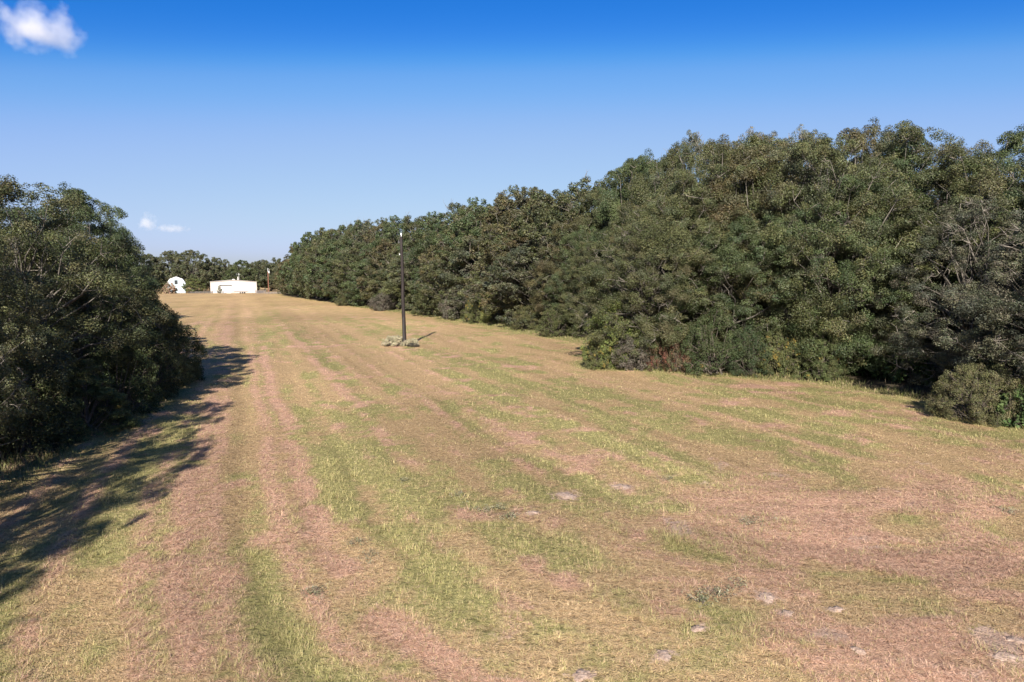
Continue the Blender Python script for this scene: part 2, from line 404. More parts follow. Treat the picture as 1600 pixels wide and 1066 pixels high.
# ------------------------------------------------------------------ foliage generator
def leaves_for(rng, cpos, crad, out, npc, L, W, flat=0.88, up=0.22, tints=None, tint_var=0.30, droop=0.0):
    """leaf quads for clumps: centres cpos, radii crad, outward directions out"""
    k = len(cpos)
    cnt = np.maximum(6, (npc * (crad / crad.mean()) ** 2 * rng.uniform(0.7, 1.25, k))).astype(int)
    ci = np.repeat(np.arange(k), cnt); n = len(ci)
    d = rng.normal(size=(n, 3)) + 0.6 * out[ci]; d /= np.linalg.norm(d, axis=1)[:, None]
    rr = crad[ci] * (0.35 + 0.80 * rng.random(n) ** 0.6)
    pos = cpos[ci] + d * rr[:, None] * np.array([1, 1, flat])
    nrm = d * 0.62 + rng.normal(size=(n, 3)) * 0.42 + np.array([0, 0, up]); nrm /= np.linalg.norm(nrm, axis=1)[:, None]
    t = np.cross(nrm, rng.normal(size=(n, 3))); t[:, 2] -= droop; t /= np.linalg.norm(t, axis=1)[:, None] + 1e-9
    b = np.cross(nrm, t)
    s = rng.uniform(0.7, 1.3, n)[:, None]
    V = np.stack([pos - t * L / 2 * s, pos + b * W / 2 * s + nrm * W * 0.12 * s, pos + t * L / 2 * s, pos - b * W / 2 * s + nrm * W * 0.12 * s], 1)
    ct = tints[rng.integers(0, len(tints), k)] * rng.uniform(1 - tint_var, 1 + tint_var, k)[:, None]
    C = ct[ci] * (0.76 + 0.50 * rng.random(n) ** 1.2)[:, None] * (1 + rng.normal(size=(n, 3)) * 0.05)
    return V, np.clip(C, 0.004, 0.9)

OAK = np.array([[0.074, 0.080, 0.034], [0.084, 0.088, 0.038], [0.060, 0.070, 0.030], [0.100, 0.100, 0.046], [0.090, 0.084, 0.043], [0.074, 0.083, 0.044]])

def make_tree(seed, H, R, skirt=0.4, n_lobe=76, lobe=(0.8, 2.0), clumps=11, npc=215, L=0.085, W=0.048, tints=OAK, gaps=0.14,
              top_bias=0.0, profile='edge', trunk_r=0.32, twigs=0.3, bare=0.0, emerg=7):
    """a broad leaved tree: returns (trunk mesh, branches mesh, crown mesh)"""
    rng = np.random.default_rng(seed)
    lc, lr = [], []
    tries = 0
    kv = rng.normal(size=(5, 3)) * np.array([0.55, 0.55, 0.42]); kp = rng.uniform(0, 6.28, 5)
    while len(lc) < n_lobe and tries < 6000:
        tries += 1
        h = rng.random() ** 0.75
        if profile == 'edge': rad = R * (0.80 + 0.20 * math.sin(math.pi * min(1, h * 0.95 + 0.12))) * math.sqrt(max(0.02, 1 - max(0, (h - 0.40) / 0.60) ** 2.6))
        elif profile == 'dome': rad = R * math.sqrt(max(0.02, 1 - (max(0, h - 0.22) / 0.78) ** 2)) * (0.75 + 0.25 * min(1, h / 0.3))
        else: rad = R * (1 - h) ** 0.8 + 0.1 * R
        th = rng.uniform(0, 2 * math.pi)
        r = rng.uniform(*lobe)
        rad = max(0.1, (rad - r * 0.75) * rng.uniform(0.78, 1.12)) if rng.random() > 0.12 else rad * rng.uniform(0, 0.6)
        p = np.array([rad * math.cos(th), rad * math.sin(th), skirt + r * 0.6 + h * (H - skirt - 1.4 * r)])
        bumpy = float(np.sin(kv @ p + kp).sum()) / 2.2                # slow swell and hollow over the crown
        if bumpy < -0.85: continue
        p[:2] *= 1 + 0.25 * max(-1, min(1, bumpy))
        if any(np.linalg.norm(p - q) < 0.74 * (r + s) for q, s in zip(lc, lr)): continue
        if rng.random() < gaps: 
            if rng.random() < 0.5: continue
        lc.append(p); lr.append(r)
    for k in range(emerg):                                    # rounded knobs that stand a little out of the top
        th = rng.uniform(0, 2 * math.pi); q = rng.uniform(0.05, 0.5) * R
        lc.append(np.array([q * math.cos(th), q * math.sin(th), H * rng.uniform(0.89, 0.985) - 0.24 * q])); lr.append(lobe[0] * rng.uniform(0.9, 1.3))
    lc, lr = np.array(lc), np.array(lr)
    axis = np.array([0, 0, H * 0.42])
    lo = lc - axis; lo[:, 2] *= 0.8; lo /= np.linalg.norm(lo, axis=1)[:, None] + 1e-6
    cp, cr, co, cl = [], [], [], []
    for i in range(len(lc)):
        m = max(8, int(clumps * (lr[i] / np.mean(lobe)) ** 1.6))
        d = rng.normal(size=(m, 3)) * 0.85 + lo[i] * 0.65 + np.array([0, 0, 0.3]); d /= np.linalg.norm(d, axis=1)[:, None]
        q = lc[i] + d * (lr[i] * rng.uniform(0.45, 1.06, m))[:, None] * np.array([1, 1, 0.9])
        cp.append(q); cr.append(lr[i] * rng.uniform(0.22, 0.42, m)); co.append(d); cl += [i] * m
    cp, cr, co, cl = np.concatenate(cp), np.concatenate(cr), np.concatenate(co), np.array(cl)
    ok = cp[:, 2] > 0.15; cp, cr, co, cl = cp[ok], cr[ok], co[ok], cl[ok]
    isbare = rng.random(len(cp)) < bare
    V, C = leaves_for(rng, cp[~isbare], cr[~isbare], co[~isbare], npc, L, W, tints=tints)
    V = V[V[:, :, 2].min(1) > 0.02] if False else V
    C4 = np.concatenate([C, np.ones((len(C), 1))], 1)
    crown = np_mesh('crown', V.reshape(-1, 3), np.arange(len(V) * 4).reshape(-1, 4), M_LEAF, False, C4)
    # wood
    tb = MB()
    topz = H * 0.62
    tp = [np.array([0, 0, -0.3])]
    for k in range(1, 7): tp.append(np.array([rng.normal() * 0.12 * k * R / 5, rng.normal() * 0.12 * k * R / 5, topz * k / 6]))
    tp = np.array(tp)
    tb.tube(tp, trunk_r * np.array([1.35, 1.0, 0.85, 0.7, 0.55, 0.4, 0.25]), 8)
    limb_v = MB()
    for i in range(len(lc)):
        z0 = min(topz * 0.95, max(0.6, lc[i][2] * rng.uniform(0.35, 0.7)))
        s = np.array([np.interp(z0, tp[:, 2], tp[:, 0]), np.interp(z0, tp[:, 2], tp[:, 1]), z0])
        e = lc[i]; m1 = s * 0.6 + e * 0.4 + rng.normal(size=3) * 0.35; m2 = s * 0.25 + e * 0.75 + rng.normal(size=3) * 0.3
        r0 = trunk_r * rng.uniform(0.16, 0.34) * min(1.2, lr[i] / np.mean(lobe))
        tb.tube([s, m1, m2, e], [r0, r0 * 0.75, r0 * 0.5, r0 * 0.2], 5)
    nt = int(len(cp) * twigs)
    sel = np.concatenate([np.where(isbare)[0], rng.permutation(np.where(~isbare)[0])])[:max(nt, int(isbare.sum()))]
    for j in sel:
        s = lc[cl[j]]; e = cp[j] + co[j] * cr[j] * (0.9 + 0.35 * rng.random())
        m1 = (s + e) / 2 + rng.normal(size=3) * 0.18
        limb_v.tube([s, m1, e], [0.024, 0.015, 0.005], 3)
        if isbare[j]:
            for _ in range(6):
                q = m1 * 0.4 + e * 0.6; f = e + rng.normal(size=3) * cr[j] * 0.9
                limb_v.tube([q, (q + f) / 2 + rng.normal(size=3) * 0.1, f], [0.022, 0.014, 0.005], 3)
    trunk = tb.mesh('trunk', M_BARK, True)
    branches = limb_v.mesh('branches', M_TWIG, True)
    print('tree', seed, 'leaves', len(V), 'lobes', len(lc))
    return trunk, branches, crown

def place_tree(name, meshes, x, y, H0, H, Rs, rz, label, cat='tree', group=None, color=(1, 1, 1), parts=('trunk', 'branches', 'crown')):
    root = empty(name, (x, y, gz(x, y) if y < 120 else 0.0), rz)
    for nm, me in zip(parts, meshes):
        o = mobj(nm, me, root); o.color = (*color, 1)
        if nm in ('crown', 'foliage', 'branches'): o['kind'] = 'stuff'
    root.scale = (Rs, Rs, H / H0)
    tag(root, label, cat, group)
    return root

# ------------------------------------------------------------------ trees of the woods
BROWN = np.array([[0.12, 0.085, 0.048], [0.10, 0.082, 0.045], [0.09, 0.085, 0.04]])
H0 = 13.0
PROTO = {
    'a': make_tree(101, H0, 4.6),
    'b': make_tree(102, H0, 4.6, n_lobe=84, lobe=(0.7, 1.8), clumps=10, emerg=6),
    'c': make_tree(103, H0, 4.6, n_lobe=64, lobe=(0.9, 2.3), clumps=13, gaps=0.2),
    'd': make_tree(104, H0, 4.6, n_lobe=86, lobe=(0.7, 1.5), clumps=9, npc=185, L=0.08, W=0.043, bare=0.09, gaps=0.25,
                   tints=OAK * np.array([1.12, 1.08, 1.2])),
    'm': make_tree(105, H0, 4.6, n_lobe=84, clumps=8, npc=70, L=0.17, W=0.10, twigs=0.5, bare=0.03),
    'n': make_tree(106, H0, 4.6, n_lobe=76, lobe=(0.9, 1.9), clumps=8, npc=70, L=0.17, W=0.10, twigs=0.5, bare=0.03, emerg=5),
    'f': make_tree(107, H0, 6.5, skirt=1.5, n_lobe=60, lobe=(1.0, 2.2), clumps=8, npc=45, L=0.30, W=0.18, twigs=0.4, profile='dome'),
    'g': make_tree(108, H0, 5.6, skirt=0.8, n_lobe=56, lobe=(1.0, 2.0), clumps=8, npc=45, L=0.30, W=0.18, twigs=0.4, profile='dome', emerg=5),
}
RND = random.Random(12)
TINTS = [('dark olive', (0.98, 1.0, 0.92)), ('deep green', (0.80, 0.98, 0.88)), ('brownish', (1.14, 0.98, 0.98)), ('grey-green', (1.05, 1.06, 1.3)), ('yellowish-green', (1.12, 1.08, 0.9))]
ORD = ['first', 'second', 'third', 'fourth', 'fifth', 'sixth', 'seventh', 'eighth', 'ninth', 'tenth', 'eleventh', 'twelfth', 'thirteenth', 'fourteenth', 'fifteenth',
       'sixteenth', 'seventeenth', 'eighteenth', 'nineteenth', 'twentieth'] + ['twenty-' + w for w in
       ('first', 'second', 'third', 'fourth', 'fifth', 'sixth', 'seventh', 'eighth', 'ninth')] + ['thirtieth'] + ['thirty-' + w for w in
       ('first', 'second', 'third', 'fourth', 'fifth', 'sixth', 'seventh', 'eighth', 'ninth')] + ['fortieth'] + ['forty-' + w for w in
       ('first', 'second', 'third', 'fourth', 'fifth', 'sixth', 'seventh', 'eighth', 'ninth')]
SKY = np.array([(425, 412), (445, 388), (465, 372), (500, 364), (540, 357), (580, 347), (620, 338), (650, 336), (690, 331), (720, 326), (770, 318), (810, 296), (850, 296),
                (900, 302), (940, 292), (975, 272), (1000, 242), (1050, 236), (1115, 222), (1160, 226), (1240, 224), (1285, 207), (1330, 220), (1380, 216),
                (1450, 228), (1500, 222), (1530, 212), (1600, 205), (1900, 195)], float)
px_of = lambda x, y: 800 + x * FOC / max(y, 4)
def sky_h(x, y): return CAM_H + (YH - np.interp(px_of(x, y), SKY[:, 0], SKY[:, 1])) * y / FOC

def along_edge(off, spacing_near, spacing_far, y0, y1, jit):
    """points that follow the edge of the right-hand wood, set back by off"""
    ys = np.linspace(y0, y1, 3000); xs = edge_r(ys)
    k = np.ones(121) / 121
    xs = np.convolve(np.pad(xs, 60, 'edge'), k, 'valid') if off > 5 else xs
    seg = np.hypot(np.diff(xs), np.diff(ys)); s = np.concatenate([[0], np.cumsum(seg)])
    pts, t = [], 1.0
    while t < s[-1]:
        x, y = np.interp(t, s, xs), np.interp(t, s, ys)
        i = min(len(ys) - 2, int(np.searchsorted(s, t)))
        tx, ty = xs[min(i + 40, 2999)] - xs[max(i - 40, 0)], ys[min(i + 40, 2999)] - ys[max(i - 40, 0)]
        l = math.hypot(tx, ty); nx, ny = ty / l, -tx / l
        o = off + RND.uniform(-jit, jit)
        pts.append((x + nx * o, y + ny * o))
        t += (spacing_near if y < 70 else spacing_far) * RND.uniform(0.82, 1.2)
    return pts

def wood_rows():
    rows = [(4.3, 4.6, 6.2, 13, 250, 0.7, (0.66, 0.86)), (9.0, 5.2, 6.6, 17, 255, 1.4, (0.91, 1.02)), (14.0, 6.0, 8.0, 24, 120, 2.0, (0.95, 1.05))]
    for ri, (off, sn, sf, y0, y1, jit, hr) in enumerate(rows):
        for i, (x, y) in enumerate(along_edge(off, sn, sf, y0, y1, jit)):
            if ri == 0 and 1325 < px_of(x, y) < 1430 and y < 48: continue
            h = max(6.5, sky_h(x, y) * RND.uniform(*hr))
            if y > 225: h = min(h, 12)
            near = y < 72
            kind = RND.choice('abcab' if near else 'mnmn') if y < 170 else RND.choice('mng')
            tname, tc = RND.choice(TINTS[:4] + TINTS[:2] + TINTS[:1])
            if ri == 0 and y < 36 and x > 17: kind = 'd'; tname, tc = TINTS[3]
            if kind == 'd' or (near and RND.random() < 0.14): kind = 'd'
            v = RND.uniform(0.88, 1.14); c = tuple(q * v for q in tc)
            rs = RND.uniform(0.84, 1.04) * (1.0 if ri == 0 else 1.18) * (0.95 if kind == 'g' else 1) * (1.0 if near else 1.3)
            if ri == 0: lab, grp = f'{tname} oak in the front row of the right-hand wood, {ORD[i]} from the near end', 'oaks along the front of the right-hand wood'
            elif ri == 1: lab, grp = f'{tname} oak in the second row of the right-hand wood, {ORD[i]} from the near end', 'oaks in the second row of the right-hand wood'
            else: lab, grp = 'oak deep inside the right-hand wood with only its top showing', 'oaks deep inside the right-hand wood'
            place_tree('oak_tree', PROTO[kind], x, y, H0, h, rs, RND.uniform(0, 6.28), lab, 'tree', grp, c)
wood_rows()
for i, (x, y, h) in enumerate(((24.5, 44, 14.6), (29, 41, 14.0), (31, 49, 15.0), (34, 36, 13.0), (20, 52, 15.5), (28, 33, 12.2), (23, 47.5, 15.6), (26.5, 51, 16.0))):
    place_tree('oak_tree', PROTO['abcbacba'[i]], x, y, H0, h, 1.05, i * 1.1, 'oak deep inside the right-hand wood with only its top showing', 'tree', 'oaks deep inside the right-hand wood', TINTS[i % 4][1])

# left-hand wood: x, y, height, width scale, kind, tint, label
LEFT = [
    (-18.9, 26.5, 9.0, 0.90, 'a', 0, 'big dark oak at the left edge of the picture, nearest of the left-hand wood'),
    (-17.6, 20.0, 8.2, 0.72, 'a', 0, 'oak cut off by the left picture edge with low shaded branches'),
    (-20.8, 32.6, 9.7, 0.82, 'b', 1, 'tallest oak of the left-hand wood with a crown knob above the others'),
    (-23.9, 38.8, 9.7, 0.72, 'a', 1, 'olive oak at the right end of the left-hand wood, clouds beside its top'),
    (-25.5, 31.0, 9.8, 0.9, 'b', 0, 'olive oak behind the front oaks at the far left'),
    (-28.0, 41.5, 9.2, 0.8, 'c', 0, 'oak half hidden behind the right end of the left-hand wood'),
    (-33.0, 36.0, 10.8, 0.95, 'a', 2, 'reddish brown oak top at the far left skyline'),
    (-31.5, 49.5, 8.8, 0.8, 'm', 0, None), (-40.0, 66.0, 8.5, 0.9, 'n', 0, None), (-51.0, 88.0, 8.5, 0.9, 'm', 0, None),
    (-14.2, 15.2, 8.8, 0.52, 'd', 0, None), (-11.6, 7.6, 9.0, 0.48, 'd', 0, None), (-10.5, -0.2, 9.2, 0.44, 'd', 0, None), (-19.0, 9.0, 10.0, 0.8, 'c', 0, None),
]
for i, (x, y, h, rs, kind, ti, lab) in enumerate(LEFT):
    hidden = lab is None
    lab = lab or ('oak of the left-hand wood beside the camera, known by its shadow on the grass' if y < 20 else 'oak behind the left-hand wood, known by its shadow on the field')
    place_tree('oak_tree', PROTO[kind], x, y, H0, h, rs, 1.3 * i + 0.4, lab, 'tree', 'oaks of the left-hand wood' if not hidden else
               ('oaks beside the camera' if y < 20 else 'oaks hidden behind the left-hand wood'), TINTS[ti][1])

# far trees behind the buildings: px centre, top row, distance, width in px
FAR = [(232, 398, 292, 62, 'f', 'far grey-green oak partly behind the left-hand wood'), (268, 393, 300, 60, 'f', 'wide grey oak behind the pale blue barn'),
       (303, 392, 296, 66, 'f', 'largest far oak with open limbs right of the barn'), (330, 404, 305, 40, 'g', 'far oak between the barn and the white building'),
       (352, 407, 312, 34, 'g', 'thin topped far tree behind the left half of the white building'), (381, 408, 298, 50, 'g', 'bright green far tree behind the ridge of the white building'),
       (404, 409, 302, 46, 'f', 'far tree behind the right end of the white building'), (424, 411, 306, 44, 'g', 'far tree behind the small brown pole'),
       (446, 410, 300, 44, 'f', 'far tree where the right-hand wood ends')]
for i, (px, ty, d, w, kind, lab) in enumerate(FAR):
    x = (px - 800) * d / FOC; h = CAM_H + (YH - ty) * d / FOC; r = w * d / FOC / 2
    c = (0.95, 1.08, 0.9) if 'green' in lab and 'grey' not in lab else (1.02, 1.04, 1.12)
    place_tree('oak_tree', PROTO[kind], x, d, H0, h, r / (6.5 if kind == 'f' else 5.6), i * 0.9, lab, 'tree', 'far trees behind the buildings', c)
for i, px in enumerate((246, 285, 318, 342, 366, 392, 415, 436, 458)):
    d = 330 + (i % 3) * 8; x = (px - 800) * d / FOC
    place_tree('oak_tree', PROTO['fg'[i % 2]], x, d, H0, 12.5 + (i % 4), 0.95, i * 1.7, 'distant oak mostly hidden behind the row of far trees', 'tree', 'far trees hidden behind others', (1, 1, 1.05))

# ------------------------------------------------------------------ shrubs
def make_shrub(seed, H, R, tints, L=0.07, W=0.04, n_lobe=38, lobe=(0.26, 0.58), clumps=8, npc=55, profile='dome', accents=None, acc=0.0, stems=14, bare=0.0, up=0.35):
    rng = np.random.default_rng(seed)
    lc, lr = [], []
    for _ in range(3000):
        if len(lc) >= n_lobe: break
        h = rng.random()
        if profile == 'dome': rad = R * math.sqrt(max(0.02, 1 - (max(0, h - 0.25) / 0.75) ** 2)) * (0.82 + 0.18 * min(1, h / 0.25))
        else: rad = R * (1 - h) ** 0.9 + 0.12 * R
        r = rng.uniform(*lobe) * min(1.0, R); th = rng.uniform(0, 6.283)
        rad = max(0.05, (rad - r * 0.7)) * rng.uniform(0.7, 1.15)
        p = np.array([rad * math.cos(th), rad * math.sin(th), 0.05 + r * 0.4 + h ** 1.25 * (H - r - 0.1)])
        if any(np.linalg.norm(p - q) < 0.5 * (r + s) for q, s in zip(lc, lr)): continue
        lc.append(p); lr.append(r)
    lc, lr = np.array(lc), np.array(lr)
    lo = lc - np.array([0, 0, H * 0.35]); lo /= np.linalg.norm(lo, axis=1)[:, None] + 1e-6
    cp, cr, co = [], [], []
    for i in range(len(lc)):
        d = rng.normal(size=(clumps, 3)) * 0.8 + lo[i] * 0.8; d /= np.linalg.norm(d, axis=1)[:, None]
        cp.append(lc[i] + d * (lr[i] * rng.uniform(0.5, 1.15, clumps))[:, None]); cr.append(lr[i] * rng.uniform(0.3, 0.55, clumps)); co.append(d)
    cp, cr, co = np.concatenate(cp), np.concatenate(cr), np.concatenate(co)
    ok = cp[:, 2] > 0.08; cp, cr, co = cp[ok], cr[ok], co[ok]
    isbare = rng.random(len(cp)) < bare
    V, C = leaves_for(rng, cp[~isbare], cr[~isbare], co[~isbare], npc, L, W, tints=tints, flat=0.9, up=up)
    foliage = np_mesh('foliage', V.reshape(-1, 3), np.arange(len(V) * 4).reshape(-1, 4), M_SHRUB, False, np.concatenate([C, np.ones((len(C), 1))], 1))
    mb = MB()
    for i in range(len(lc)):
        b = np.array([rng.normal() * 0.12 * R, rng.normal() * 0.12 * R, -0.1]); e = lc[i]
        mb.tube([b, b * 0.5 + e * 0.5 + np.array([0, 0, 0.15 * H]) * rng.random() + rng.normal(size=3) * 0.08, e], [0.03, 0.02, 0.008], 4)
    for j in rng.permutation(len(cp))[:int(len(cp) * (0.5 + bare))]:
        k = int(np.argmin(np.linalg.norm(lc - cp[j], axis=1)))
        e = cp[j] + co[j] * cr[j] * 1.2
        mb.tube([lc[k], (lc[k] + e) / 2 + rng.normal(size=3) * 0.05, e], [0.012, 0.009, 0.004], 3)
    out = [mb.mesh('stems', M_STEM, True), foliage]
    if accents is not None:                                   # flower heads, berries or turned leaves at the tips
        s = rng.random(len(cp)) < acc
        V, C = leaves_for(rng, cp[s] + co[s] * cr[s][:, None] * 0.7, cr[s] * 0.55, co[s], max(10, npc * 0.35), L, W, tints=accents, flat=0.9)
        out.append(np_mesh('flowers', V.reshape(-1, 3), np.arange(len(V) * 4).reshape(-1, 4), M_SHRUB, False, np.concatenate([C, np.ones((len(C), 1))], 1)))
    return out

A_ = np.array
S_OLIVE = A_([[0.085, 0.095, 0.035], [0.10, 0.10, 0.045], [0.075, 0.085, 0.035]])
S_DARK = A_([[0.055, 0.075, 0.03], [0.06, 0.08, 0.034], [0.072, 0.085, 0.037]])
S_YG = A_([[0.17, 0.20, 0.06], [0.21, 0.23, 0.075], [0.14, 0.17, 0.055]])
S_GREY = A_([[0.12, 0.105, 0.085], [0.14, 0.12, 0.095], [0.10, 0.095, 0.07]])
S_RED = A_([[0.12, 0.075, 0.045], [0.15, 0.065, 0.045], [0.10, 0.09, 0.045], [0.085, 0.09, 0.04], [0.12, 0.09, 0.06]])
S_SAGE = A_([[0.44, 0.40, 0.27], [0.50, 0.45, 0.32], [0.37, 0.34, 0.22]])
S_BROAD = A_([[0.075, 0.11, 0.038], [0.09, 0.13, 0.045], [0.06, 0.095, 0.034]])
S_GOLD = A_([[0.26, 0.20, 0.05], [0.22, 0.16, 0.045]])
S_PINK = A_([[0.42, 0.29, 0.22], [0.36, 0.25, 0.18], [0.22, 0.18, 0.10]])

SP = {
    'olive': make_shrub(201, 2.6, 1.5, S_OLIVE),
    'dark': make_shrub(202, 3.0, 1.7, S_DARK, accents=S_GOLD * 0.7, acc=0.02),
    'yg': make_shrub(203, 3.2, 1.6, S_YG, accents=S_GOLD * 0.8, acc=0.06),
    'grey': make_shrub(204, 1.7, 1.1, S_GREY, npc=45, bare=0.2),
    'red': make_shrub(205, 1.5, 1.5, S_RED, L=0.09, W=0.04, n_lobe=24, npc=38),
    'upright': make_shrub(206, 3.0, 1.1, S_DARK * A_([1.5, 1.35, 1.3]), L=0.10, W=0.018, n_lobe=30, lobe=(0.22, 0.42), npc=85, profile='cone', accents=S_GOLD, acc=0.05),
    'broad': make_shrub(207, 1.6, 1.0, S_BROAD, L=0.17, W=0.13, n_lobe=18, clumps=6, npc=14, up=0.8),
    'twiggy': make_shrub(208, 2.3, 1.7, S_OLIVE * A_([1.5, 1.35, 1.6]), L=0.05, W=0.028, n_lobe=58, lobe=(0.22, 0.5), clumps=10, npc=75, bare=0.12),
    'gold': make_shrub(209, 1.9, 1.3, S_OLIVE * 1.2, accents=S_GOLD, acc=0.25),
    'sage': make_shrub(210, 0.75, 1.0, S_SAGE, L=0.045, W=0.03, n_lobe=30, lobe=(0.15, 0.3), npc=60),
    'pink': make_shrub(211, 4.2, 2.8, S_PINK, L=0.25, W=0.18, n_lobe=30, lobe=(0.5, 0.9), npc=40),
}
SH0 = {'olive': (2.6, 1.5), 'dark': (3.0, 1.7), 'yg': (3.2, 1.6), 'grey': (1.7, 1.1), 'red': (1.5, 1.5), 'upright': (3.0, 1.1), 'broad': (1.6, 1.0),
       'twiggy': (2.3, 1.7), 'gold': (1.9, 1.3), 'sage': (0.75, 1.0), 'pink': (4.2, 2.8)}
_used = {}
def shrub(kind, x, y, H, R, label, name='shrub', group=None, color=(1, 1, 1)):
    h0, r0 = SH0[kind]; k = _used[kind] = _used.get(kind, 0) + 1
    root = empty(name, (x, y, gz(x, y) if y < 120 else 0), k * 2.1)
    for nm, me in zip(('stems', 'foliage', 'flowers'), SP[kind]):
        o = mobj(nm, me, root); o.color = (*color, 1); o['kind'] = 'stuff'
    root.scale = (R / r0, R / r0, H / h0)
    tag(root, label, 'shrub' if name == 'shrub' else name.split('_')[-1], group)

def gshrub(kind, px, py, back, H, R, label, **k):
    x, y = G(px, py); d = math.hypot(x, y); shrub(kind, x + x / d * back * 0.55, y + y / d * back * 0.55, H, R, label, **k)

gshrub('yg', 956, 577, 1.8, 4.0, 1.75, 'tall yellow-green shrub at the tip of the wood, left of the grey bush')
gshrub('gold', 938, 578, 0.9, 1.9, 0.9, 'low dark shrub with orange-yellow leaves below the yellow-green shrub')
gshrub('grey', 986, 580, 0.9, 1.9, 1.15, 'grey-brown bare looking bush at the tip of the wood')
gshrub('red', 1030, 582, 0.9, 1.7, 1.0, 'red and brown sumac shrub right of the grey bush')
gshrub('red', 1058, 584, 1.1, 2.0, 1.0, 'rust red sumac shrub touching the dark green shrub')
gshrub('olive', 1010, 578, 2.6, 3.0, 1.4, 'olive shrub rising behind the red sumac')
gshrub('dark', 1115, 589, 1.7, 3.7, 1.75, 'big rounded dark green shrub in the middle of the wood edge')
gshrub('dark', 1168, 590, 1.5, 2.7, 1.3, 'smaller dark green shrub right of the big rounded one', color=(0.9, 0.95, 1.1))
gshrub('gold', 1212, 590, 1.4, 2.4, 1.2, 'olive shrub with a few yellow sprays by the dark green shrubs')
gshrub('olive', 1245, 590, 2.0, 3.3, 1.3, 'olive shrub left of the pointed shrub')
gshrub('upright', 1285, 595, 1.1, 3.6, 1.25, 'pointed feathery green shrub standing up from the wood edge')
gshrub('broad', 1345, 588, 1.5, 2.0, 1.0, 'dark broad-leaved plant in the shade of the dark hollow')
gshrub('broad', 1425, 602, 0.9, 1.9, 0.95, 'bright broad-leaved sapling lit by sun in front of the dark hollow')
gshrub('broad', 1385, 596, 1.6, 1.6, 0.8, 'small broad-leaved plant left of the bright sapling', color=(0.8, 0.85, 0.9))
gshrub('olive', 1568, 650, 3.2, 3.0, 1.5, 'olive shrub behind the twiggy bush at the right picture edge', color=(1.1, 1.1, 1.2))
gshrub('twiggy', 1526, 662, 1.5, 2.2, 1.55, 'sprawling grey-green twiggy bush at the right edge of the field')
gshrub('broad', 1592, 670, 0.7, 1.5, 0.75, 'bright broad-leaved plant in front of the twiggy bush at the right picture edge')
gshrub('olive', 870, 527, 1.5, 3.0, 1.8, 'olive shrub left of the mown notch in the wood edge')
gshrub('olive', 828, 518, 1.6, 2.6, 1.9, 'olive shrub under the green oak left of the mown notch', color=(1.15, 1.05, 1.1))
gshrub('grey', 712, 500, 1.4, 4.6, 2.0, 'pale grey-brown dead bush in the wood edge right of the black pole')
gshrub('gold', 748, 506, 1.2, 3.6, 1.8, 'yellow flowering goldenrod thicket in the wood edge')
gshrub('yg', 776, 508, 1.8, 4.2, 2.1, 'yellow-green shrub right of the goldenrod thicket', color=(0.85, 0.8, 0.85))
gshrub('grey', 600, 486, 1.5, 3.0, 2.2, 'grey thicket in the wood edge left of the black pole')
gshrub('olive', 668, 494, 1.5, 3.2, 2.2, 'olive thicket in the wood edge right behind the black pole')
gshrub('olive', 545, 478, 1.5, 3.4, 2.6, 'olive thicket low in the far wood edge', color=(1.1, 1, 1.1))
# foot of the left-hand wood
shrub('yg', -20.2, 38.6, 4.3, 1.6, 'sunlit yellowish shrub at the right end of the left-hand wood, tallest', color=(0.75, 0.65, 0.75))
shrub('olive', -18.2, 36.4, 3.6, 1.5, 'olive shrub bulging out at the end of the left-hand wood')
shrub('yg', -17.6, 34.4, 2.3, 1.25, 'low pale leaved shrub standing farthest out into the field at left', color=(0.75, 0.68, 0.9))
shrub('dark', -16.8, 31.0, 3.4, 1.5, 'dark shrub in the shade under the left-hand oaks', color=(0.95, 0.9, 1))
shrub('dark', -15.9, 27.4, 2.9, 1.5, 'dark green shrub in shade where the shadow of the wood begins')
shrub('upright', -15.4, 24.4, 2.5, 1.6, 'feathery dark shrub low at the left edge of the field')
shrub('olive', -15.8, 21.4, 2.8, 1.7, 'dark shaded shrub at the left picture edge', color=(0.8, 0.85, 0.9))

